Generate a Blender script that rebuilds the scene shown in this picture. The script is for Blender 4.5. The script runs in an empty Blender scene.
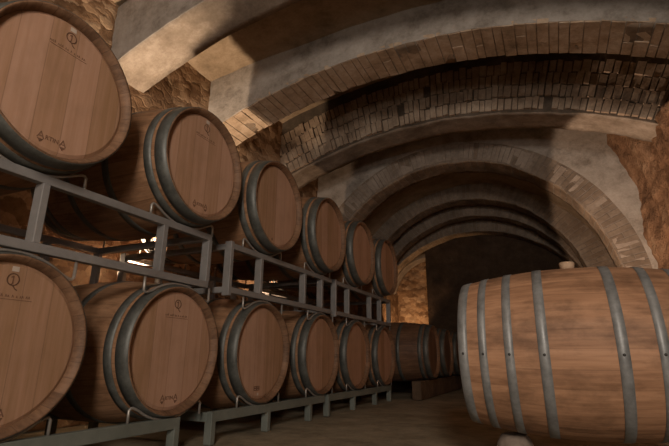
import bpy, bmesh, math, random
from mathutils import Vector, Matrix, noise

scene = bpy.context.scene
COL = scene.collection
rnd = random.Random(7)
PI = math.pi
CZ = 0.41                                   # camera height above the floor

# ------------------------------------------------------------------ camera
cam_d = bpy.data.cameras.new('camera')
cam_d.sensor_width = 36.0
cam_d.lens = 465.0 / 669.0 * 36.0
cam_d.clip_start = 0.02
cam = bpy.data.objects.new('camera', cam_d)
COL.objects.link(cam)
yaw, pitch, roll = math.radians(24.635), math.radians(16.332), math.radians(0.396)
F = Vector((-math.sin(yaw)*math.cos(pitch), math.cos(yaw)*math.cos(pitch), math.sin(pitch)))
R0 = Vector((math.cos(yaw), math.sin(yaw), 0)); U0 = R0.cross(F)
Rv = math.cos(roll)*R0 + math.sin(roll)*U0
Uv = -math.sin(roll)*R0 + math.cos(roll)*U0
m = Matrix((Rv, Uv, -F)).transposed().to_4x4()
m.translation = (0, 0, CZ)
cam.matrix_world = m
scene.camera = cam

# ------------------------------------------------------------------ world, lights, exposure
world = bpy.data.worlds.new('world'); scene.world = world
world.use_nodes = True
bg = world.node_tree.nodes['Background']
bg.inputs[0].default_value = (0.9, 0.78, 0.68, 1); bg.inputs[1].default_value = 0.05

def area_light(name, loc, target, size, energy, color):
    d = bpy.data.lights.new(name, 'AREA'); d.shape = 'DISK'; d.size = size; d.energy = energy; d.color = color
    o = bpy.data.objects.new(name, d); COL.objects.link(o)
    o.location = loc
    o.rotation_euler = (Vector(target)-Vector(loc)).to_track_quat('-Z', 'Y').to_euler()
    return o
def point_light(name, loc, energy, color, radius=0.03):
    d = bpy.data.lights.new(name, 'POINT'); d.energy = energy; d.color = color; d.shadow_soft_size = radius
    o = bpy.data.objects.new(name, d); COL.objects.link(o); o.location = loc
    return o
def spot_light(name, loc, target, angle, energy, color, radius=0.03, blend=0.2):
    d = bpy.data.lights.new(name, 'SPOT'); d.energy = energy; d.color = color; d.shadow_soft_size = radius
    d.spot_size = math.radians(angle); d.spot_blend = blend
    o = bpy.data.objects.new(name, d); COL.objects.link(o); o.location = loc
    o.rotation_euler = (Vector(target)-Vector(loc)).to_track_quat('-Z', 'Y').to_euler()
    return o
area_light('entrance_light', (0.90, -1.90, 1.95), (-1.0, 2.8, 1.5), 0.8, 122, (1.0, 0.87, 0.76))
area_light('low_fill_light', (0.65, -1.90, 0.95), (-0.9, 3.8, 2.4), 0.5, 30, (1.0, 0.87, 0.76))  # added low fill that brightens the brick face of the third rib
spot_light('uplight_near', (-2.53, 2.10, 0.86), (-2.20, 2.58, 2.5), 72, 260, (1.0, 0.74, 0.52), 0.02, 0.25)
point_light('near_fill_glow', (-2.62, 2.10, 0.45), 1.2, (1.0, 0.70, 0.45), 0.03)  # added weak fill for the lit wood behind the racks
spot_light('uplight_mid', (-2.53, 3.66, 0.62), (-2.50, 4.35, 2.2), 60, 55, (1.0, 0.66, 0.42), 0.02, 0.3)
spot_light('uplight_far', (-2.50, 8.30, 0.6), (-2.45, 9.05, 1.75), 100, 52, (1.0, 0.60, 0.31), 0.03, 0.3)
spot_light('uplight_right', (-0.10, 4.10, 0.25), (0.82, 4.51, 0.60), 112, 190, (1.0, 0.70, 0.50), 0.03, 0.06)
scene.view_settings.view_transform = 'Standard'
scene.view_settings.look = 'None'
scene.view_settings.gamma = 1.0
scene.view_settings.use_curve_mapping = False
scene.view_settings.exposure = -0.12

# ------------------------------------------------------------------ node helpers
def new_mat(name):
    mt = bpy.data.materials.new(name); mt.use_nodes = True
    nt = mt.node_tree
    return mt, nt, nt.nodes['Principled BSDF']
def node(nt, t, **kw):
    n = nt.nodes.new(t)
    for k, v in kw.items(): setattr(n, k, v)
    return n
def setin(nt, n, **kw):
    for k, v in kw.items():
        i = n.inputs[k] if not k.startswith('i') or not k[1:].isdigit() else n.inputs[int(k[1:])]
        if hasattr(v, 'is_output') or isinstance(v, bpy.types.NodeSocket): nt.links.new(v, i)
        else: i.default_value = v
    return n
def math_n(nt, op, a, b=None, c=None):
    n = node(nt, 'ShaderNodeMath', operation=op)
    for i, v in enumerate((a, b, c)):
        if v is None: continue
        if isinstance(v, (int, float)): n.inputs[i].default_value = v
        else: nt.links.new(v, n.inputs[i])
    return n.outputs[0]
def ramp(nt, fac, stops):
    n = node(nt, 'ShaderNodeValToRGB')
    el = n.color_ramp.elements
    while len(el) < len(stops): el.new(0.5)
    for e, (p, c) in zip(el, stops):
        e.position = p; e.color = (*c, 1) if len(c) == 3 else c
    nt.links.new(fac, n.inputs[0])
    return n.outputs[0]
def mixc(nt, fac, a, b, mode='MIX'):
    n = node(nt, 'ShaderNodeMix', data_type='RGBA', blend_type=mode)
    for i, v in ((0, fac), (6, a), (7, b)):
        if isinstance(v, (int, float)): n.inputs[i].default_value = v
        elif isinstance(v, tuple): n.inputs[i].default_value = (*v, 1) if len(v) == 3 else v
        else: nt.links.new(v, n.inputs[i])
    return n.outputs[2]
def noise_n(nt, vec, scale, detail=4, rough=0.55, out='Fac'):
    n = node(nt, 'ShaderNodeTexNoise')
    n.inputs['Scale'].default_value = scale; n.inputs['Detail'].default_value = detail
    n.inputs['Roughness'].default_value = rough
    if vec is not None: nt.links.new(vec, n.inputs['Vector'])
    return n.outputs[out]
def mapping(nt, vec, scale=(1, 1, 1), loc=(0, 0, 0)):
    n = node(nt, 'ShaderNodeMapping')
    n.inputs['Scale'].default_value = scale; n.inputs['Location'].default_value = loc
    nt.links.new(vec, n.inputs['Vector'])
    return n.outputs[0]
def bump(nt, h, strength, dist, prev=None):
    n = node(nt, 'ShaderNodeBump'); n.inputs['Strength'].default_value = strength; n.inputs['Distance'].default_value = dist
    nt.links.new(h, n.inputs['Height'])
    if prev is not None: nt.links.new(prev, n.inputs['Normal'])
    return n.outputs[0]
def objcoord(nt): return node(nt, 'ShaderNodeTexCoord').outputs['Object']
def objrand(nt): return node(nt, 'ShaderNodeObjectInfo').outputs['Random']

# ------------------------------------------------------------------ materials
def mat_staves(name, c_dark, c_mid, c_light, n_staves=30, stain=0.5, joint=0.45, tone_w=0.2):
    mt, nt, b = new_mat(name)
    oc = objcoord(nt); rn = objrand(nt)
    sp = node(nt, 'ShaderNodeSeparateXYZ'); nt.links.new(oc, sp.inputs[0])
    ang = math_n(nt, 'ARCTAN2', sp.outputs[1], sp.outputs[2])
    a = math_n(nt, 'MULTIPLY', ang, n_staves/(2*PI))
    a = math_n(nt, 'ADD', a, 0.5)
    cell = math_n(nt, 'FLOOR', a); fr = math_n(nt, 'FRACT', a)
    cv = node(nt, 'ShaderNodeCombineXYZ'); nt.links.new(cell, cv.inputs[0]); nt.links.new(math_n(nt, 'MULTIPLY', rn, 37.0), cv.inputs[1])
    wn = node(nt, 'ShaderNodeTexWhiteNoise', noise_dimensions='3D'); nt.links.new(cv.outputs[0], wn.inputs['Vector'])
    gv = node(nt, 'ShaderNodeVectorMath', operation='ADD')
    nt.links.new(mapping(nt, oc, (1.2, 22, 22)), gv.inputs[0])
    sh = node(nt, 'ShaderNodeCombineXYZ'); nt.links.new(math_n(nt, 'MULTIPLY', wn.outputs['Value'], 40.0), sh.inputs[0]); nt.links.new(math_n(nt, 'MULTIPLY', rn, 50.0), sh.inputs[1])
    nt.links.new(sh.outputs[0], gv.inputs[1])
    grain = noise_n(nt, gv.outputs[0], 3.0, 6, 0.6)
    tone = math_n(nt, 'ADD', math_n(nt, 'MULTIPLY', grain, 0.75), math_n(nt, 'MULTIPLY', wn.outputs['Value'], tone_w))
    col = ramp(nt, tone, [(0.25, c_dark), (0.52, c_mid), (0.85, c_light)])
    blot = noise_n(nt, mapping(nt, oc, (3.0, 5, 5), (3, 1, 2)), 1.5, 5, 0.65)
    col = mixc(nt, ramp(nt, blot, [(0.46, (0, 0, 0)), (0.68, (stain,)*3)]), col, tuple(x*0.30 for x in c_dark))
    # joint lines between staves
    ed = math_n(nt, 'MINIMUM', fr, math_n(nt, 'SUBTRACT', 1.0, fr))
    jl = ramp(nt, ed, [(0.0, (joint,)*3), (0.045, (0, 0, 0))])
    col = mixc(nt, jl, col, tuple(x*0.25 for x in c_dark))
    nt.links.new(col, b.inputs['Base Color'])
    b.inputs['Roughness'].default_value = 0.62
    b.inputs['Specular IOR Level'].default_value = 0.3
    n1 = bump(nt, ed, 0.25, 0.01); n2 = bump(nt, grain, 0.15, 0.004, n1)
    nt.links.new(n2, b.inputs['Normal'])
    return mt
def mat_head(name, c_dark, c_mid, c_light, w=0.105):
    mt, nt, b = new_mat(name)
    oc = objcoord(nt); rn = objrand(nt)
    sp = node(nt, 'ShaderNodeSeparateXYZ'); nt.links.new(oc, sp.inputs[0])
    y = math_n(nt, 'ADD', math_n(nt, 'DIVIDE', sp.outputs[1], w), math_n(nt, 'MULTIPLY', rn, 9.0))
    cell = math_n(nt, 'FLOOR', y); fr = math_n(nt, 'FRACT', y)
    cv = node(nt, 'ShaderNodeCombineXYZ'); nt.links.new(cell, cv.inputs[0]); nt.links.new(math_n(nt, 'MULTIPLY', rn, 71.0), cv.inputs[1])
    wn = node(nt, 'ShaderNodeTexWhiteNoise', noise_dimensions='3D'); nt.links.new(cv.outputs[0], wn.inputs['Vector'])
    gv = node(nt, 'ShaderNodeVectorMath', operation='ADD')
    nt.links.new(mapping(nt, oc, (20, 20, 1.0)), gv.inputs[0])
    sh = node(nt, 'ShaderNodeCombineXYZ'); nt.links.new(math_n(nt, 'MULTIPLY', wn.outputs['Value'], 60.0), sh.inputs[2]); nt.links.new(math_n(nt, 'MULTIPLY', rn, 50.0), sh.inputs[1])
    nt.links.new(sh.outputs[0], gv.inputs[1])
    grain = noise_n(nt, gv.outputs[0], 2.5, 6, 0.6)
    tone = math_n(nt, 'ADD', math_n(nt, 'MULTIPLY', grain, 0.6), math_n(nt, 'MULTIPLY', wn.outputs['Value'], 0.32))
    col = ramp(nt, tone, [(0.2, c_dark), (0.5, c_mid), (0.85, c_light)])
    blot = noise_n(nt, mapping(nt, oc, (2, 2, 1.2), (1, 7, 2)), 3.0, 4, 0.6)
    col = mixc(nt, ramp(nt, blot, [(0.5, (0, 0, 0)), (0.75, (0.35,)*3)]), col, tuple(x*0.6 for x in c_dark))
    ed = math_n(nt, 'MINIMUM', fr, math_n(nt, 'SUBTRACT', 1.0, fr))
    col = mixc(nt, ramp(nt, ed, [(0.0, (0.4,)*3), (0.025, (0, 0, 0))]), col, tuple(x*0.3 for x in c_dark))
    nt.links.new(col, b.inputs['Base Color'])
    b.inputs['Roughness'].default_value = 0.6
    b.inputs['Specular IOR Level'].default_value = 0.25
    nt.links.new(bump(nt, grain, 0.1, 0.003), b.inputs['Normal'])
    return mt
def mat_metal(name, c1, c2, rough=0.45, metallic=0.75, scale=14):
    mt, nt, b = new_mat(name)
    oc = objcoord(nt)
    n = noise_n(nt, oc, scale, 5, 0.65)
    n2 = noise_n(nt, oc, scale*5, 3, 0.6)
    f = math_n(nt, 'ADD', math_n(nt, 'MULTIPLY', n, 0.7), math_n(nt, 'MULTIPLY', n2, 0.3))
    nt.links.new(ramp(nt, f, [(0.35, c1), (0.65, c2)]), b.inputs['Base Color'])
    b.inputs['Metallic'].default_value = metallic
    nt.links.new(ramp(nt, n, [(0.3, (rough-.08,)*3), (0.7, (rough+.12,)*3)]), b.inputs['Roughness'])
    return mt
def mat_plaster(name, c1, c2, c3, rough=0.9, craggy=1.0):
    mt, nt, b = new_mat(name)
    oc = objcoord(nt)
    a = noise_n(nt, oc, 2.2, 6, 0.6); c = noise_n(nt, mapping(nt, oc, (1, 1, 1), (5, 3, 8)), 9.0, 5, 0.65)
    fine = noise_n(nt, oc, 45, 5, 0.7)
    f = math_n(nt, 'ADD', math_n(nt, 'MULTIPLY', a, 0.50), math_n(nt, 'ADD', math_n(nt, 'MULTIPLY', c, 0.34), math_n(nt, 'MULTIPLY', fine, 0.16)))
    col = ramp(nt, f, [(0.36, c1), (0.5, c2), (0.62, c3)])
    nt.links.new(col, b.inputs['Base Color'])
    b.inputs['Roughness'].default_value = rough; b.inputs['Specular IOR Level'].default_value = 0.15
    n1 = bump(nt, c, min(1, 0.5*craggy), 0.02*craggy); n2 = bump(nt, fine, min(1, 0.5*craggy), 0.006*craggy, n1)
    nt.links.new(n2, b.inputs['Normal'])
    return mt
def mat_bricks(name, c1, c2, mortar, bw, bh, dirt=0.6, bump_s=0.8):
    """bricks laid by UV: u runs along the arch in metres, v across it"""
    mt, nt, b = new_mat(name)
    uv = node(nt, 'ShaderNodeTexCoord').outputs['UV']; oc = objcoord(nt)
    wob = noise_n(nt, oc, 5, 3, 0.5, 'Color')
    ad = node(nt, 'ShaderNodeVectorMath', operation='MULTIPLY_ADD')
    nt.links.new(wob, ad.inputs[0]); ad.inputs[1].default_value = (0.02, 0.02, 0); nt.links.new(uv, ad.inputs[2])
    s = node(nt, 'ShaderNodeSeparateXYZ'); nt.links.new(ad.outputs[0], s.inputs[0])
    cb = node(nt, 'ShaderNodeCombineXYZ'); nt.links.new(s.outputs[1], cb.inputs[0]); nt.links.new(s.outputs[0], cb.inputs[1])
    br = node(nt, 'ShaderNodeTexBrick')
    nt.links.new(cb.outputs[0], br.inputs['Vector'])
    br.inputs['Color1'].default_value = (*c1, 1); br.inputs['Color2'].default_value = (*c2, 1); br.inputs['Mortar'].default_value = (*mortar, 1)
    br.inputs['Scale'].default_value = 1.0; br.inputs['Brick Width'].default_value = bw; br.inputs['Row Height'].default_value = bh
    br.inputs['Mortar Size'].default_value = 0.006; br.inputs['Mortar Smooth'].default_value = 0.3
    n = noise_n(nt, oc, 2.5, 6, 0.65); n2 = noise_n(nt, oc, 25, 4, 0.65)
    col = mixc(nt, ramp(nt, n, [(0.42, (0, 0, 0)), (0.68, (dirt,)*3)]), br.outputs['Color'], tuple(x*0.3 for x in c1))
    col = mixc(nt, 0.5, col, ramp(nt, n2, [(0.3, (0.45,)*3), (0.7, (1, 1, 1))]), 'MULTIPLY')
    nt.links.new(col, b.inputs['Base Color'])
    b.inputs['Roughness'].default_value = 0.92; b.inputs['Specular IOR Level'].default_value = 0.12
    inv = math_n(nt, 'SUBTRACT', 1.0, br.outputs['Fac'])
    n1 = bump(nt, inv, bump_s, 0.012); nn = bump(nt, n2, 0.5, 0.008, n1)
    nt.links.new(nn, b.inputs['Normal'])
    return mt
def mat_rubble(name, c_dark, c_mid, c_light, mortar, scale=6.0):
    mt, nt, b = new_mat(name)
    oc = objcoord(nt)
    wob = noise_n(nt, oc, 4, 4, 0.6, 'Color')
    ad = node(nt, 'ShaderNodeVectorMath', operation='MULTIPLY_ADD')
    nt.links.new(wob, ad.inputs[0]); ad.inputs[1].default_value = (0.22, 0.22, 0.22); nt.links.new(oc, ad.inputs[2])
    vec = mapping(nt, ad.outputs[0], (1, 1, 1.7))
    v1 = node(nt, 'ShaderNodeTexVoronoi', feature='F1'); v1.inputs['Scale'].default_value = scale; nt.links.new(vec, v1.inputs['Vector'])
    v2 = node(nt, 'ShaderNodeTexVoronoi', feature='DISTANCE_TO_EDGE'); v2.inputs['Scale'].default_value = scale; nt.links.new(vec, v2.inputs['Vector'])
    sp = node(nt, 'ShaderNodeSeparateColor'); nt.links.new(v1.outputs['Color'], sp.inputs[0])
    n = noise_n(nt, oc, 16, 6, 0.7)
    f = math_n(nt, 'ADD', math_n(nt, 'MULTIPLY', sp.outputs[0], 0.5), math_n(nt, 'MULTIPLY', n, 0.5))
    col = ramp(nt, f, [(0.22, c_dark), (0.5, c_mid), (0.8, c_light)])
    col = mixc(nt, ramp(nt, v2.outputs['Distance'], [(0.0, (0.35,)*3), (0.08, (0, 0, 0))]), col, mortar)
    big = noise_n(nt, oc, 1.3, 4, 0.6)
    col = mixc(nt, ramp(nt, big, [(0.45, (0, 0, 0)), (0.7, (0.65,)*3)]), col, c_dark)
    nt.links.new(col, b.inputs['Base Color'])
    b.inputs['Roughness'].default_value = 0.95; b.inputs['Specular IOR Level'].default_value = 0.1
    h = ramp(nt, v2.outputs['Distance'], [(0.0, (0, 0, 0)), (0.16, (1, 1, 1))])
    n1 = bump(nt, h, 0.35, 0.010); n2 = bump(nt, n, 0.7, 0.014, n1)
    nt.links.new(n2, b.inputs['Normal'])
    return mt

M_STAVE = mat_staves('oak_staves', (0.17, 0.085, 0.042), (0.30, 0.165, 0.088), (0.40, 0.235, 0.135))
M_STAVE_FRONT = mat_staves('oak_staves_stained', (0.25, 0.128, 0.068), (0.40, 0.218, 0.12), (0.52, 0.305, 0.182), stain=0.7, joint=0.22, tone_w=0.12)
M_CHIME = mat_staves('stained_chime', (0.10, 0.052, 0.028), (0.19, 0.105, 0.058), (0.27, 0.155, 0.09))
M_STAVE_DARK = mat_staves('dark_staves', (0.08, 0.04, 0.022), (0.15, 0.08, 0.045), (0.22, 0.125, 0.07))  # far barrels: staves darker than on the racked ones
M_HEAD_DARK = mat_head('dark_head', (0.09, 0.05, 0.03), (0.15, 0.085, 0.052), (0.20, 0.12, 0.075))  # far barrels: heads darker to match their staves
M_HEAD = mat_head('oak_head', (0.25, 0.142, 0.070), (0.37, 0.217, 0.138), (0.45, 0.28, 0.195))
M_HOOP = mat_metal('galvanised_hoop', (0.06, 0.063, 0.056), (0.13, 0.132, 0.118), 0.5, 0.35)
M_HOOP_R = mat_metal('grey_steel_hoop', (0.17, 0.173, 0.168), (0.30, 0.303, 0.293), 0.5, 0.3)
M_RACK = mat_metal('grey_rack_paint', (0.165, 0.158, 0.150), (0.24, 0.228, 0.215), 0.5, 0.15, 6)
M_RACK_GREEN = mat_metal('greenish_rack_paint', (0.12, 0.135, 0.115), (0.185, 0.20, 0.172), 0.55, 0.15, 6)
M_ROD = mat_metal('bare_rod', (0.30, 0.28, 0.25), (0.42, 0.39, 0.35), 0.4, 0.6)
M_RIVET = mat_metal('dark_rivet', (0.03, 0.028, 0.025), (0.06, 0.055, 0.05), 0.5, 0.6)
M_BRAND = mat_plaster('scorched_mark', (0.13, 0.068, 0.042), (0.16, 0.086, 0.054), (0.185, 0.102, 0.064))
M_PALE = mat_plaster('pale_patch', (0.40, 0.33, 0.26), (0.46, 0.38, 0.31), (0.52, 0.44, 0.36))
M_BUNG = mat_plaster('bung_wood', (0.34, 0.22, 0.13), (0.42, 0.29, 0.19), (0.5, 0.36, 0.25))
M_PLASTER = mat_plaster('grey_lime_plaster', (0.14, 0.115, 0.09), (0.32, 0.285, 0.245), (0.42, 0.38, 0.335))
M_PLASTER_B = mat_plaster('brown_stained_plaster', (0.13, 0.10, 0.075), (0.24, 0.195, 0.15), (0.36, 0.305, 0.25))
M_WEB = mat_plaster('vault_plaster', (0.15, 0.108, 0.068), (0.27, 0.20, 0.13), (0.36, 0.275, 0.19))
M_SOFFIT = mat_bricks('soffit_bricks', (0.30, 0.215, 0.145), (0.40, 0.30, 0.215), (0.40, 0.34, 0.27), 0.60, 0.085, 0.75)
M_RING = mat_bricks('ring_bricks', (0.23, 0.175, 0.13), (0.33, 0.265, 0.205), (0.30, 0.25, 0.205), 0.26, 0.058, 0.5)
M_BRICK = mat_plaster('weathered_brick', (0.15, 0.108, 0.076), (0.30, 0.228, 0.165), (0.46, 0.37, 0.28))
M_RINGBRICK = mat_plaster('limed_brick', (0.17, 0.135, 0.105), (0.29, 0.24, 0.195), (0.38, 0.325, 0.27))
M_MORTAR = mat_plaster('dark_mortar', (0.05, 0.04, 0.03), (0.09, 0.07, 0.052), (0.14, 0.11, 0.085))
M_RUBBLE = mat_rubble('rubble_wall', (0.13, 0.072, 0.038), (0.30, 0.185, 0.105), (0.46, 0.32, 0.20), (0.19, 0.125, 0.078), 9.0)
M_ROCK = mat_plaster('ochre_rock', (0.10, 0.056, 0.032), (0.24, 0.135, 0.076), (0.38, 0.25, 0.155), craggy=2.6)
M_DARKWALL = mat_plaster('shaded_end_wall', (0.035, 0.022, 0.014), (0.06, 0.038, 0.024), (0.085, 0.055, 0.036))  # darkness of the unlit end put into the wall colour
M_FLOOR = mat_plaster('earth_floor', (0.15, 0.122, 0.08), (0.26, 0.213, 0.143), (0.35, 0.288, 0.20))
M_STONE = mat_plaster('pale_stone', (0.14, 0.105, 0.08), (0.21, 0.165, 0.13), (0.28, 0.225, 0.18))
M_TIMBER = mat_plaster('dark_timber', (0.05, 0.033, 0.02), (0.09, 0.06, 0.038), (0.14, 0.095, 0.06))

# ------------------------------------------------------------------ object helpers
def link_mesh(name, bm, mats, parent=None, smooth=True, loc=None):
    me = bpy.data.meshes.new(name)
    bmesh.ops.recalc_face_normals(bm, faces=bm.faces)
    bm.to_mesh(me); bm.free()
    for mt in (mats if isinstance(mats, (list, tuple)) else [mats]): me.materials.append(mt)
    o = bpy.data.objects.new(name, me); COL.objects.link(o)
    if parent is not None: o.parent = parent
    if loc is not None: o.location = loc
    if smooth:
        for p in me.polygons: p.use_smooth = True
    return o
def struct(name, bm, mats, smooth=True):
    o = link_mesh(name, bm, mats, None, smooth); o['kind'] = 'structure'; return o
def thing(name, label, cat, loc, group=None):
    o = bpy.data.objects.new(name, None); COL.objects.link(o); o.location = loc
    o.empty_display_size = 0.1
    o['label'] = label; o['category'] = cat
    if group: o['group'] = group
    return o
def box(bm, lo, hi, bevel=0.0):
    r = bmesh.ops.create_cube(bm, size=1.0)
    vs = r['verts']
    lo, hi = Vector(lo), Vector(hi); c = (lo+hi)/2; s = hi-lo
    for v in vs: v.co = Vector((v.co.x*s.x, v.co.y*s.y, v.co.z*s.z)) + c
    if bevel > 0:
        es = list({e for v in vs for e in v.link_edges})
        bmesh.ops.bevel(bm, geom=es, offset=bevel, segments=2, affect='EDGES', profile=0.5)
def tube(bm, pts, r, seg=8):
    pts = [Vector(p) for p in pts]; rings = []
    n = len(pts); up = None
    for i, p in enumerate(pts):
        t = (pts[min(i+1, n-1)] - pts[max(i-1, 0)]).normalized()
        if up is None:
            up = Vector((1, 0, 0)) if abs(t.x) < 0.9 else Vector((0, 0, 1))
        a = t.cross(up).normalized(); b2 = t.cross(a).normalized(); up = a.cross(t).normalized() if False else up
        rings.append([bm.verts.new(p + r*(math.cos(2*PI*k/seg)*a + math.sin(2*PI*k/seg)*b2)) for k in range(seg)])
    for i in range(n-1):
        for k in range(seg):
            bm.faces.new((rings[i][k], rings[i][(k+1) % seg], rings[i+1][(k+1) % seg], rings[i+1][k]))
    bm.faces.new(rings[0]); bm.faces.new(list(reversed(rings[-1])))
def lathe_x(bm, prof, seg=96, closed=True):
    """revolve (x, r) profile about the X axis"""
    rings = []
    for x, r in prof:
        if r < 1e-6: rings.append([bm.verts.new((x, 0, 0))])
        else: rings.append([bm.verts.new((x, r*math.sin(2*PI*k/seg), r*math.cos(2*PI*k/seg))) for k in range(seg)])
    m_ = len(rings)
    rng = range(m_) if closed else range(m_-1)
    for i in rng:
        A, B = rings[i], rings[(i+1) % m_]
        for k in range(seg):
            k2 = (k+1) % seg
            if len(A) == 1 and len(B) == 1: continue
            if len(A) == 1: bm.faces.new((A[0], B[k2], B[k]))
            elif len(B) == 1: bm.faces.new((A[k], A[k2], B[0]))
            else: bm.faces.new((A[k], A[k2], B[k2], B[k]))
def nz(p, s, seed=0.0):
    return noise.noise(Vector((p[0]*s+seed, p[1]*s+seed*1.7, p[2]*s-seed)))
def fnz(p, s, seed=0.0, octv=4):
    v = 0; a = 1.0
    for k in range(octv):
        v += a*nz(p, s*(2**k), seed+k*3.1); a *= 0.5
    return v

# ------------------------------------------------------------------ setting: floor, walls, vault, ribs
def grid(bm, nu, nv, fn, uvfn=None):
    vs = [[bm.verts.new(fn(i/nu, j/nv)) for j in range(nv+1)] for i in range(nu+1)]
    uvl = bm.loops.layers.uv.verify()
    for i in range(nu):
        for j in range(nv):
            f = bm.faces.new((vs[i][j], vs[i+1][j], vs[i+1][j+1], vs[i][j+1]))
            if uvfn:
                for l, (a, b) in zip(f.loops, ((i, j), (i+1, j), (i+1, j+1), (i, j+1))): l[uvl].uv = uvfn(a/nu, b/nv)

bm = bmesh.new()
def ff(u, v):
    p = Vector((-3.2+u*5.0, -2.0+v*12.0, 0)); p.z = 0.006*fnz(p, 1.5, 2.0) - 0.006
    return p
grid(bm, 90, 200, ff)
struct('floor', bm, M_FLOOR)

XL, XR = -2.78, 1.07
bm = bmesh.new()
def wl(u, v):
    p = Vector((XL, -2.0+u*11.2, v*3.3))
    p.x += 0.018*fnz(p, 2.6, 4.0, 3) + 0.009*fnz(p, 13, 1.0, 3) - 0.005
    return p
grid(bm, 300, 90, wl)
struct('wall_left', bm, M_RUBBLE)

bm = bmesh.new()
def wr(u, v):
    p = Vector((XR, -2.0+u*8.2, v*3.3))
    k = min(1, max(0, (p.z-2.44)/0.3)); k = k*k*(3-2*k)
    p.x += 0.48*k if p.y < 4.95 else -0.26*max(0, p.z-2.1)
    p.x -= max(0, 0.6-abs(p.y-5.6))*0.15
    p.x += 0.06*fnz(p, 1.8, 9.0, 3) + 0.03*fnz(p, 7, 1.0, 4)
    return p
grid(bm, 400, 160, wr)
struct('wall_right', bm, M_ROCK)

XC = -0.93
def web(bm, ya, yb, crown, Rr, nv=14):
    zc = crown + CZ - Rr
    tl = math.asin((-3.1-XC)/Rr); tr = math.asin((1.6-XC)/Rr)
    def fn(u, v):
        t = tl + (tr-tl)*u
        p = Vector((XC+Rr*math.sin(t), ya+(yb-ya)*v, zc+Rr*math.cos(t)))
        p.z += 0.018*fnz(p, 2.0, 5.0)
        return p
    grid(bm, 80, nv, fn)
bm = bmesh.new()
web(bm, -2.0, 2.20, 2.76, 12.0, 60)
web(bm, 2.15, 3.30, 2.76, 12.0)
web(bm, 3.35, 4.65, 3.12, 6.0)
web(bm, 4.70, 5.70, 2.86, 6.0)
# narrower tunnel behind the round arch
XT, ZT, RT = -1.03, 1.05, 1.98
def tun(u, v):
    t = -PI/2 + PI*u
    p = Vector((XT+RT*math.sin(t), 5.75+3.4*v, ZT+RT*math.cos(t)))
    p += 0.02*fnz(p, 2.0, 5.0)*Vector((math.sin(t), 0, math.cos(t)))
    return p
grid(bm, 70, 50, tun)
struct('ceiling', bm, M_WEB)
bm = bmesh.new()
def tunr(u, v):
    p = Vector((XT+RT, 5.75+3.4*v, ZT*u)); p.x += 0.03*fnz(p, 2, 3.0); return p
grid(bm, 20, 50, tunr)
struct('wall_passage', bm, M_RUBBLE)

def arc_path(xc, zc, Rr, tl, tr, n):
    return [(Vector((xc+Rr*math.sin(t), 0, zc+Rr*math.cos(t))), Vector((math.sin(t), 0, math.cos(t))), Rr*(t-tl))
            for t in [tl+(tr-tl)*i/n for i in range(n+1)]]
def jamb_path(xc, zc, Rr, n, nj):
    L = zc; out = []
    for i in range(nj): out.append((Vector((xc-Rr, 0, zc*i/nj)), Vector((-1, 0, 0)), zc*i/nj))
    for i in range(n+1):
        t = -PI/2+PI*i/n
        out.append((Vector((xc+Rr*math.sin(t), 0, zc+Rr*math.cos(t))), Vector((math.sin(t), 0, math.cos(t))), zc+Rr*PI*i/n))
    for i in range(1, nj+1): out.append((Vector((xc+Rr, 0, zc*(1-i/nj))), Vector((1, 0, 0)), zc+Rr*PI+zc*i/nj))
    return out
def rib(name, path, y0, y1, levels, mats, rough=0.008, seed=0.0, nsof=6, face_mat=0, sof_mat=1, taper=0.0):
    """solid arch: levels = face heights measured outward from the soffit; mats by index, level i uses face_mat or list"""
    bm = bmesh.new(); uvl = bm.loops.layers.uv.verify()
    prof = [(0.0, y0+(y1-y0)*j/nsof) for j in range(nsof+1)]
    cross = [(h, y0) for h in reversed(levels)] + prof + [(h, y1) for h in levels]
    nl = len(levels)
    vmap = []
    acc = [0.0]
    for a, b in zip(cross, cross[1:]): acc.append(acc[-1]+math.hypot(a[0]-b[0], a[1]-b[1]))
    rows = []
    for (p, d, s) in path:
        row = []
        for (h, y) in cross:
            q = p + d*h; q.y = y
            k = rough*fnz(q, 3.0, seed) + rough*0.5*nz(q, 17.0, seed)
            q = q + d*k*(1 if h < 0.05 else 0.3)
            q.y += (rough*fnz(q, 2.5, seed+7))*(1 if y == y0 or y == y1 else 0)
            row.append(bm.verts.new(q))
        rows.append(row)
    for i in range(len(path)-1):
        for j in range(len(cross)-1):
            f = bm.faces.new((rows[i][j], rows[i+1][j], rows[i+1][j+1], rows[i][j+1]))
            us = (path[i][2], path[i+1][2], path[i+1][2], path[i][2]); vs = (acc[j], acc[j], acc[j+1], acc[j+1])
            for l, u, v in zip(f.loops, us, vs): l[uvl].uv = (u, v-acc[nl])
            if j < nl: f.material_index = face_mat if isinstance(face_mat, int) else face_mat[nl-1-j]
            elif j < nl+nsof: f.material_index = sof_mat
            else: f.material_index = face_mat if isinstance(face_mat, int) else face_mat[min(j-nl-nsof, nl-1)]
    return struct(name, bm, mats)
def angles(Rr): return math.asin((-2.95-XC)/Rr), math.asin((1.5-XC)/Rr)
Rf = 4.5; tl, tr = angles(Rf); zf = 2.45+CZ-Rf
flat = arc_path(XC, zf, Rf, tl, tr, 220)
rib('trim_1', flat, 2.01, 2.36, [0.015, 0.1, 0.2, 0.3, 0.5], [M_PLASTER, M_PLASTER_B], 0.006, 1.0)
ribA = rib('trim_2', flat, 3.13, 3.51, [0.015, 0.1, 0.2, 0.3, 0.75], [M_PLASTER, M_SOFFIT], 0.007, 2.0)
ribB = rib('trim_3', flat, 4.49, 4.87, [0.015, 0.1, 0.2, 0.3, 0.45, 0.8], [M_MORTAR, M_PLASTER_B], 0.010, 3.0)
XA, ZA, RA = -0.99, 1.05, 1.74
jp = jamb_path(XA, ZA, RA, 150, 30)
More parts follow.
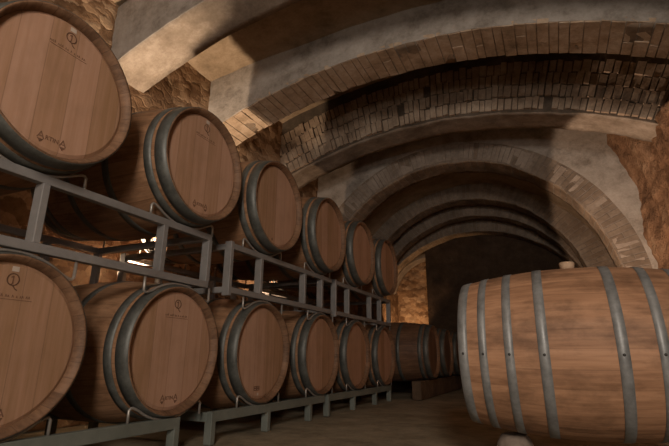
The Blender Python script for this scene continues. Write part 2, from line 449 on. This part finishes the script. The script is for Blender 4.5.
ribC = rib('trim_4', jp, 5.50, 5.87, [0.012, 0.12, 0.25, 0.26, 0.45, 0.7, 1.0, 1.4, 1.8], [M_PLASTER, M_SOFFIT, M_RING], 0.016, 4.0,
           face_mat=[2, 2, 2, 0, 0, 0, 0, 0, 0])
for k, (ya, yb, dx, dz, rr) in enumerate(((7.0, 7.32, -1.06, 1.15, 1.65), (7.60, 7.85, -1.05, 1.01, 1.69), (8.12, 8.42, -1.09, 0.54, 2.03))):
    rib('trim_%d' % (5+k), jamb_path(dx, dz, rr, 110, 24), ya, yb, [0.012, 0.12, 0.24, 0.5], [M_RING, M_SOFFIT], 0.014, 5.0+k)

def block_ring(name, path, y_of, rows, du, parent, mat, seed, jit=0.012, gap=0.006, depth=0.05, frac=1.0):
    """single bricks set on the front face of an arch: rows = [(h0, h1)], y_of = face plane"""
    rr = random.Random(seed); bm = bmesh.new()
    L = path[-1][2]
    def at(s):
        for a, b in zip(path, path[1:]):
            if a[2] <= s <= b[2]:
                k = (s-a[2])/max(b[2]-a[2], 1e-9)
                return a[0].lerp(b[0], k), a[1].lerp(b[1], k).normalized()
        return path[-1][0], path[-1][1]
    for (h0, h1) in rows:
        s = rr.uniform(0, du)
        while s < L-du:
            w = du*rr.uniform(0.75, 1.25)
            if rr.random() < frac:
                p0, d0 = at(s+gap/2); p1, d1 = at(s+w-gap/2)
                out = rr.uniform(0, jit); a0 = h0+gap/2+rr.uniform(-.006, .006); a1 = h1-gap/2+rr.uniform(-.012, .008)
                q = []
                for yy, sh in ((y_of+depth, 0), (y_of-out, 1)):
                    for (p, d, h) in ((p0, d0, a0), (p1, d1, a0), (p1, d1, a1), (p0, d0, a1)):
                        v = p+d*h; v.y = yy + rr.uniform(-.004, .004)*sh; v.x += rr.uniform(-.004, .004); v.z += rr.uniform(-.004, .004)
                        q.append(bm.verts.new(v))
                for f in ((4, 5, 6, 7), (0, 1, 5, 4), (1, 2, 6, 5), (2, 3, 7, 6), (3, 0, 4, 7), (0, 3, 2, 1)):
                    bm.faces.new([q[i] for i in f])
            s += w
    bmesh.ops.recalc_face_normals(bm, faces=bm.faces)
    return link_mesh(name, bm, mat, parent, smooth=False)
block_ring('brick_facing', flat, 4.485, [(0.02, 0.155), (0.155, 0.29), (0.29, 0.42), (0.42, 0.55)], 0.060, ribB, M_BRICK, 11, 0.034, 0.009, 0.06, 0.985)
block_ring('brick_ring', jp, 5.50, [(0.022, 0.23)], 0.050, ribC, M_RINGBRICK, 12, 0.009, 0.006, 0.05, 0.95)
# long voussoirs on the soffit of the second rib
def soffit_blocks(name, path, y0, y1, du, parent, mat, seed):
    rr = random.Random(seed); bm = bmesh.new()
    n = len(path)-1; L = path[-1][2]; s = 0.02
    while s < L-du*1.3:
        w = du*rr.uniform(0.7, 1.3); i0 = int(s/L*n); i1 = min(n, max(i0+1, int((s+w-0.007)/L*n)))
        cuts = [y0, y1] if rr.random() < 0.6 else [y0, y0+(y1-y0)*rr.uniform(.35, .65), y1]
        for ya, yb in zip(cuts, cuts[1:]):
            k = rr.uniform(0.001, 0.012); q = []
            f0 = s/L*n; p0 = path[i0][0].lerp(path[min(i0+1, n)][0], f0-i0); f1 = (s+w-0.008)/L*n; j = min(int(f1), n-1)
            p1 = path[j][0].lerp(path[j+1][0], f1-j); d0 = path[i0][1]; d1 = path[j][1]
            for h in (0.03, -k):
                for (p, d, yy) in ((p0, d0, ya+.003), (p1, d1, ya+.003), (p1, d1, yb-.003), (p0, d0, yb-.003)):
                    v = p+d*h; v.y = yy+rr.uniform(-.006, .006); q.append(bm.verts.new(v))
            for f in ((4, 5, 6, 7), (0, 1, 5, 4), (1, 2, 6, 5), (2, 3, 7, 6), (3, 0, 4, 7), (0, 3, 2, 1)):
                bm.faces.new([q[i] for i in f])
        s += w
    return link_mesh(name, bm, mat, parent, smooth=False)
M_VOUS = mat_plaster('soffit_voussoirs', (0.21, 0.148, 0.092), (0.43, 0.315, 0.215), (0.57, 0.455, 0.345))
soffit_blocks('brick_soffit', flat, 3.13, 3.51, 0.078, ribA, M_VOUS, 21)

# back of the cellar: dark end wall, and the lit stone wall with a brick arch to its left
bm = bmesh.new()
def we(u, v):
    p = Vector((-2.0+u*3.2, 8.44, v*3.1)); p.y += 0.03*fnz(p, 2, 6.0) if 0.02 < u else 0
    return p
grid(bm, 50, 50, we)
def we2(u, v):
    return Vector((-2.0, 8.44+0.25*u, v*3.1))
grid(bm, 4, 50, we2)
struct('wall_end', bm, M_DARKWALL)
bm = bmesh.new()
def wb(u, v):
    p = Vector((-3.2+u*4.5, 9.05, v*3.2))
    r = math.hypot(p.x+2.0, max(0, p.z-1.57)); 
    if r < 0.80: p.y += 0.14
    p.y += 0.06*fnz(p, 3, 2.0) + 0.03*nz(p, 11, 4)
    return p
grid(bm, 120, 100, wb)
wb_o = struct('wall_back', bm, M_RUBBLE)
bp = jamb_path(-2.0, 1.52, 0.80, 60, 20)
rib('trim_8', bp, 8.80, 9.12, [0.01, 0.085], [M_RINGBRICK, M_RINGBRICK], 0.012, 9.0)

# ------------------------------------------------------------------ barrels
HL, RE, RB = 0.475, 0.287, 0.335
def rad(x, hl=0.475): return RB - (RB-RE)*(x/hl)**2
def text_mesh(txt, size):
    c = bpy.data.curves.new('lettering', 'FONT'); c.body = txt; c.size = size; c.align_x = 'CENTER'; c.align_y = 'CENTER'
    c.extrude = 0.0; c.resolution_u = 3
    o = bpy.data.objects.new('tmp', c); COL.objects.link(o)
    dg = bpy.context.evaluated_depsgraph_get(); dg.update()
    me = bpy.data.meshes.new_from_object(o.evaluated_get(dg))
    bpy.data.objects.remove(o); bpy.data.curves.remove(c)
    return me
def flat_to_head(bm, pts, x):
    """polygon in head coordinates: right = +y, up = +z"""
    return bm.faces.new([bm.verts.new((x, a, b)) for a, b in pts])
XF = HL-0.030                               # outer plane of the head boards
def thicken(bm, t=0.0012):
    r = bmesh.ops.extrude_face_region(bm, geom=list(bm.faces))
    for v in r['geom']:
        if isinstance(v, bmesh.types.BMVert): v.co.x += t
def stroke(bm, pts, w, x):
    for (a, b) in zip(pts, pts[1:]):
        d = Vector((b[0]-a[0], b[1]-a[1])); 
        if d.length < 1e-6: continue
        d.normalize(); n_ = Vector((-d.y, d.x))*w/2; e = d*w*0.3
        flat_to_head(bm, [(a[0]-e.x+n_.x, a[1]-e.y+n_.y), (a[0]-e.x-n_.x, a[1]-e.y-n_.y), (b[0]+e.x-n_.x, b[1]+e.y-n_.y), (b[0]+e.x+n_.x, b[1]+e.y+n_.y)], x)
def make_emblem(head):
    bm = bmesh.new(); x = XF+0.0004; cz = 0.208; r = 0.0195
    ring = [(r*math.sin(2*PI*i/28), cz+r*math.cos(2*PI*i/28)) for i in range(29)]
    stroke(bm, ring, 0.0034, x)
    stroke(bm, [(-0.006, cz+0.007), (0.0, cz+0.011), (0.0, cz-0.012), (-0.005, cz-0.018), (0.004, cz-0.022), (0.010, cz-0.030), (0.017, cz-0.034)], 0.0034, x+0.0001)
    thicken(bm)
    return link_mesh('emblem', bm, M_BRAND, head, smooth=False)
def make_textline(head):
    bm = bmesh.new(); x = XF+0.0004; rr = random.Random(3)
    y = -0.075
    while y < 0.07:                          # a faint worn line of small characters
        h = rr.choice((0.006, 0.008, 0.010)); w = rr.uniform(0.003, 0.006)
        stroke(bm, [(y, 0.150), (y+w*0.4, 0.150+h), (y+w, 0.150)], 0.0013, x)
        y += w+rr.choice((0.003, 0.003, 0.009))
    stroke(bm, [(-0.072, 0.1425), (0.074, 0.1425)], 0.0016, x)
    thicken(bm, 0.0008)
    return link_mesh('stamped_line', bm, M_BRAND, head, smooth=False)
def make_wordmark(head):
    me = text_mesh('RTIN', 0.034)
    bm = bmesh.new(); bm.from_mesh(me); bpy.data.meshes.remove(me)
    for v in bm.verts: v.co = Vector((XF+0.0004, v.co.x, v.co.y-0.212))
    for s in (-1, 1):
        c = s*0.062
        stroke(bm, [(c-0.017, -0.224), (c, -0.190), (c+0.017, -0.224)], 0.005, XF+0.0004)
        stroke(bm, [(c-0.011, -0.214), (c+0.011, -0.214)], 0.004, XF+0.0005)
        stroke(bm, [(c-0.014, -0.231), (c+0.014, -0.231), (c, -0.246), (c-0.014, -0.231)], 0.003, XF+0.0004)
        flat_to_head(bm, [(c-0.007, -0.233), (c, -0.242), (c+0.007, -0.233)], XF+0.0005)
    for v in bm.verts: v.co.y *= 0.66; v.co.z = -0.217+(v.co.z+0.217)*0.66
    thicken(bm)
    return link_mesh('wordmark', bm, M_BRAND, head, smooth=False)
def make_barrel(label, loc, mats=None, hoops=((-.445, .062), (-.376, .04), (-.135, .04), (.135, .04), (.376, .04), (.445, .062)), group=None, HL=0.475, hoop_mat=None):
    """empty at the lowest point of the bilge, axis along X, near head towards +X"""
    st = mats or M_STAVE; hoop_mat = hoop_mat or M_HOOP; XF = HL-0.030
    def rad(x): return RB - (RB-RE)*(x/HL)**2
    b = thing('wine_barrel', label, 'barrel', loc, group)
    bm = bmesh.new()
    N = 26
    outer = [(-HL+2*HL*i/N, rad(-HL+2*HL*i/N)) for i in range(N+1)]
    ti = 0.027
    inner = [(HL, RE-0.007), (HL-0.030, RE-0.021), (HL-0.045, RE-ti+0.004)] + [(x, rad(x)-ti) for x in (HL-0.075, 0.2, 0.0, -0.2, -HL+0.075)] + [(-HL+0.045, RE-ti+0.004), (-HL+0.030, RE-0.021), (-HL, RE-0.007)]
    lathe_x(bm, outer+inner, 120)
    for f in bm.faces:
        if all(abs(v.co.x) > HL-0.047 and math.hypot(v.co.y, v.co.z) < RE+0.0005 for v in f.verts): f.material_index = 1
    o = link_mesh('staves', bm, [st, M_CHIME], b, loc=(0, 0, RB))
    heads = []
    for s in (1, -1):
        bm = bmesh.new()
        re = RE-ti+0.006
        lathe_x(bm, [(s*XF, 0.0), (s*XF, re-0.014), (s*(XF-0.007), re), (s*(XF-0.018), re), (s*(XF-0.018), 0.0)], 96, closed=False)
        h = link_mesh('head', bm, M_HEAD, b, smooth=False, loc=(0, 0, RB)); heads.append(h)
    for x, w in hoops:
        bm = bmesh.new(); t = 0.0026
        xa, xb = x-w/2, x+w/2; xa = max(xa, -HL+0.001); xb = min(xb, HL-0.001); xm = (xa+xb)/2
        lathe_x(bm, [(xa, rad(xa)-0.001), (xa, rad(xa)+t), (xm, rad(xm)+t+0.0008), (xb, rad(xb)+t), (xb, rad(xb)-0.001)], 120)
        link_mesh('hoop', bm, hoop_mat, b, loc=(0, 0, RB))
    return b, heads[0]
def children(o): return [c for c in COL.objects if c.parent == o]
def copy_tree(o, parent=None):
    c = o.copy(); COL.objects.link(c)
    if parent is not None: c.parent = parent
    for ch in kids[o.name]: copy_tree(ch, c)
    return c
kids = {}
def index(o):
    kids[o.name] = [c for c in COL.objects if c.parent == o]
    for c in kids[o.name]: index(c)

XCB, XCT = -1.585-HL, -1.496-HL
ZB, ZTOP = 0.45-RB, 1.357-RB
bot = [0.956, 1.732, 2.476, 3.282, 4.005, 4.782]
top = [0.938, 1.719, 2.440, 3.216, 3.937, 4.681]
LB = ['stamped oak barrel in the bottom row, cut off by the left edge',
      'bottom row oak barrel with emblem and wordmark, second from the left edge',
      'bottom row oak barrel with small square stamps low on its head',
      'plain headed oak barrel in the bottom row, fourth from the left edge',
      'plain headed oak barrel in the bottom row, fifth from the left edge',
      'last oak barrel on the bottom racks, narrow in view, beside the dark far barrels']
LT = ['huge looking oak barrel on the top rack at the upper left corner',
      'oak barrel on the top rack with emblem and wordmark, second from the left edge',
      'top rack oak barrel with a small dark knot low on its head',
      'plain headed oak barrel on the top rack, fourth from the left edge',
      'plain headed oak barrel on the top rack, fifth from the left edge',
      'last oak barrel on the top rack, smallest and farthest one of the top row']
base, head0 = make_barrel(LT[0], (XCT, top[0], ZTOP), group='barrels on the racks along the left wall')
index(base)
barrels = {('T', 0): base}
heads = {('T', 0): head0}
for row, ys, xc, z, labs in (('T', top, XCT, ZTOP, LT), ('B', bot, XCB, ZB, LB)):
    for i, y in enumerate(ys):
        if (row, i) == ('T', 0): continue
        c = copy_tree(base); c.location = (xc, y, z); c['label'] = labs[i]
        barrels[(row, i)] = c
FAR = [(5.50, 'dark barrel beyond the racks, nearest and most visible of the three far barrels'),
       (6.33, 'middle one of the three dark far barrels beyond the racks, mostly hidden'),
       (7.15, 'farthest of the three dark barrels, a sliver beside the big right barrel')]
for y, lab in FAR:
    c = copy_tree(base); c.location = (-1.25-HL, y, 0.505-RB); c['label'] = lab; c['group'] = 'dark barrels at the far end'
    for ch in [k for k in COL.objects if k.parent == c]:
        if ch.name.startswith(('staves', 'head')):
            ch.data = ch.data.copy(); ch.data.materials[0] = M_STAVE_DARK if ch.name.startswith('staves') else M_HEAD_DARK
for c in COL.objects:                        # near heads of the copies, for their marks
    pass
bpy.context.view_layer.update()
def near_head(b):
    return [c for c in COL.objects if c.parent == b and c.name.startswith('head') and max(v.co.x for v in c.data.vertices) > 0][0]
for key in (('T', 0), ('T', 1), ('B', 0), ('B', 1)):
    h = near_head(barrels[key]); make_emblem(h); make_textline(h); make_wordmark(h)
for key in (('T', 0), ('T', 1), ('B', 0)):
    h = near_head(barrels[key]); bm = bmesh.new()
    flat_to_head(bm, [(-0.010, 0.235), (0.014, 0.235), (0.013, 0.252), (-0.009, 0.252)], XF+0.0004); thicken(bm)
    link_mesh('pale_mark', bm, M_PALE, h, smooth=False)
h = near_head(barrels[('B', 2)]); bm = bmesh.new()
for a in (-0.062, -0.034): 
    stroke(bm, [(a, -0.196), (a+0.024, -0.196), (a+0.024, -0.217), (a, -0.217), (a, -0.196)], 0.004, XF+0.0004)
    stroke(bm, [(a+0.004, -0.206), (a+0.020, -0.206)], 0.008, XF+0.0004)
thicken(bm); link_mesh('stamp', bm, M_BRAND, h, smooth=False)
bm = bmesh.new(); flat_to_head(bm, [(-0.030, -0.232), (-0.016, -0.232), (-0.016, -0.246), (-0.030, -0.246)], XF+0.0004); thicken(bm)
link_mesh('pale_mark', bm, M_PALE, h, smooth=False)
h = near_head(barrels[('T', 2)]); bm = bmesh.new()
flat_to_head(bm, [(-0.046+0.007*math.cos(2*PI*k/12), -0.23+0.009*math.sin(2*PI*k/12)) for k in range(12)], XF+0.0004); thicken(bm)
link_mesh('knot', bm, M_BRAND, h, smooth=False)

# the big barrel on the right
YR, XRB, ZR = 2.20, 0.088, 0.45
rb, rh = make_barrel('large oak barrel lying alone at the right with grey hoops and a bung on top', (XRB, YR, ZR-RB), M_STAVE_FRONT,
    ((-.411, .036), (-.335, .030), (-.240, .032), (-.122, .036), (.122, .036), (.240, .032), (.335, .030), (.411, .036)), HL=0.43, hoop_mat=M_HOOP_R)
bm = bmesh.new(); lathe_x(bm, [(-0.012, 0), (-0.012, 0.026), (0.026, 0.031), (0.03, 0.028), (0.03, 0)], 24, closed=False)
bmesh.ops.rotate(bm, verts=bm.verts, cent=(0, 0, 0), matrix=Matrix.Rotation(-PI/2, 3, 'Y'))
link_mesh('bung', bm, M_BUNG, rb, loc=(0, 0, 2*RB))
for hp in [c for c in COL.objects if c.parent == rb and c.name.startswith('hoop')]:
    xs = [v.co.x for v in hp.data.vertices]; x = (min(xs)+max(xs))/2
    for k, dx in enumerate((0.0,)):
        bm = bmesh.new(); a = 0.12 + (0.07 if k else 0)
        bmesh.ops.create_uvsphere(bm, u_segments=10, v_segments=6, radius=0.0055)
        r_ = rad(x, 0.43)+0.003
        link_mesh('rivet', bm, M_RIVET, hp, loc=(x+dx, -r_*math.cos(a), -r_*math.sin(a)+0.02))

# ------------------------------------------------------------------ racks
XRF, XRR = -1.60, -2.46                     # outer faces of the front and rear frames
def strap(bm, X, yc, zc, rho, zrail, sign):
    """rod that cradles a barrel: sign +1 = barrel above, -1 = barrel below"""
    def zz(a): return zc - sign*math.sqrt(rho*rho-a*a)
    e = 0.218; pts = [(X, yc-e, zrail), (X, yc-e, zz(0.165)+sign*0.006), (X, yc-e+0.008, zz(0.165)+sign*0.014), (X, yc-e+0.02, zz(0.165)+sign*0.014)]
    for i in range(21):
        a = -0.165+0.33*i/20; pts.append((X, yc+a, zz(a)))
    pts += [(X, yc+e-0.02, zz(0.165)+sign*0.014), (X, yc+e-0.008, zz(0.165)+sign*0.014), (X, yc+e, zz(0.165)+sign*0.006), (X, yc+e, zrail)]
    tube(bm, pts, 0.006, 8)
def part_box(name, parent, base_loc, lo, hi, mat, bev=0.003):
    bm = bmesh.new(); b0 = Vector(base_loc)
    box(bm, Vector(lo)-b0, Vector(hi)-b0, bev)
    return link_mesh(name, bm, mat, parent, smooth=False)
T = 0.034
def upper_rack(y0, y1, posts, tb, bb, label):
    L = y1-y0; zt, zb = 1.044, 0.760
    loc = (-2.06, (y0+y1)/2, zb)
    t = thing('barrel_rack', label, 'rack', loc, 'steel racks between the rows')
    for xf in (XRF, XRR+T):
        xa, xb = xf-T, xf
        part_box('rail', t, loc, (xa, y0+.003, zt-T), (xb, y1-.003, zt), M_RACK)
        part_box('rail', t, loc, (xa, y0+.003, zb), (xb, y1-.003, zb+T), M_RACK)
        for y in posts: part_box('post', t, loc, (xa-0.012, y, zb+T-.002 if y != y0 else zb-0.015), (xb+0.001, y+0.028, zt-T+.002 if y != y0 else zt+0.010), M_RACK)
        X = (xa+xb)/2
        for yc in tb:
            bm = bmesh.new(); strap(bm, X-loc[0], yc-loc[1], 1.357-loc[2], rad(X-XCT)+0.010, zt-loc[2]-0.004, 1)
            link_mesh('cradle', bm, M_ROD, t)
        for yc in bb:
            bm = bmesh.new(); strap(bm, X-loc[0], yc-loc[1], 0.45-loc[2], rad(X-XCB)+0.010, zb-loc[2]+0.004, -1)
            link_mesh('cradle', bm, M_ROD, t)
    for y in (y0+.004, y1-T-.004):
        for z in (zb+.002, zt-T-.002): part_box('crossbar', t, loc, (XRR+T, y, z), (XRF-T, y+T, z+T), M_RACK)
    return t
upper_rack(0.66, 1.925, (0.66, 0.985, 1.575, 1.897), top[0:2], bot[0:2], 'long grey steel rack under the two nearest top barrels at the left edge')
upper_rack(2.09, 3.45, (2.09, 2.40, 2.975, 3.26), top[2:4], bot[2:4], 'grey steel rack in the middle, between the third and fourth pairs of stacked barrels')
upper_rack(3.52, 5.00, (3.52, 3.80, 4.36, 4.66, 4.97), top[4:6], bot[4:6], 'farthest grey steel rack under the last two top barrels')
def lower_rack(y0, y1, legs, bb, label):
    zt = 0.152; L = y1-y0
    loc = (-2.06, (y0+y1)/2, 0)
    t = thing('floor_rack', label, 'rack', loc, 'low steel racks on the floor')
    for xf in (XRF, XRR+T):
        xa, xb = xf-T, xf; X = (xa+xb)/2
        part_box('rail', t, loc, (xa, y0, zt-0.05), (xb, y1, zt), M_RACK_GREEN)
        for y in legs: part_box('leg', t, loc, (xa-0.01, y, -0.004), (xb+0.001, y+T, zt-0.045), M_RACK_GREEN)
        for yc in bb:
            bm = bmesh.new(); strap(bm, X-loc[0], yc-loc[1], 0.45, rad(X-XCB)+0.010, zt-0.004, 1)
            link_mesh('cradle', bm, M_ROD, t)
    for y in (y0, y1-T): part_box('crossbar', t, loc, (XRR+T, y, zt-0.05), (XRF-T, y+T, zt-0.005), M_RACK_GREEN)
    return t
lower_rack(0.68, 1.805, (0.68, 1.24, 1.771), bot[0:2], 'greenish floor rack under the two nearest bottom barrels at the left edge')
lower_rack(2.03, 3.34, (2.03, 2.55, 3.10), bot[2:4], 'greenish floor rack under the third and fourth bottom barrels')
lower_rack(3.40, 4.95, (3.40, 3.92, 4.47, 4.91), bot[4:6], 'greenish floor rack under the last two bottom barrels')

# supports of the far barrels and of the big barrel
for X, lab in ((-1.38, 'low dark timber beam under the front ends of the far barrels'), (-2.06, 'low dark timber beam under the rear ends of the far barrels')):
    bm = bmesh.new(); box(bm, (-0.05, -1.2, 0), (0.05, 1.2, 0.505-rad(abs(X+1.725))-0.004), 0.006)
    o = link_mesh('timber_beam', bm, M_TIMBER, None, smooth=False, loc=(X, 6.33, 0)); o['label'] = lab; o['category'] = 'beam'
for X, Y, lab in ((-0.19, 2.22, 'small pale stone propping the underside of the big right barrel'),):
    bm = bmesh.new(); bmesh.ops.create_icosphere(bm, subdivisions=4, radius=1.0)
    for v in bm.verts:
        d = v.co.copy(); k = 1+0.12*fnz(d, 1.6, 3.0)
        v.co = Vector((d.x*0.075*k, d.y*0.09*k, max(-0.06, min(0.0585, d.z*0.075*k))))
    o = link_mesh('chock_stone', bm, M_STONE, None, loc=(X, Y, 0.06)); o['label'] = lab; o['category'] = 'stone'
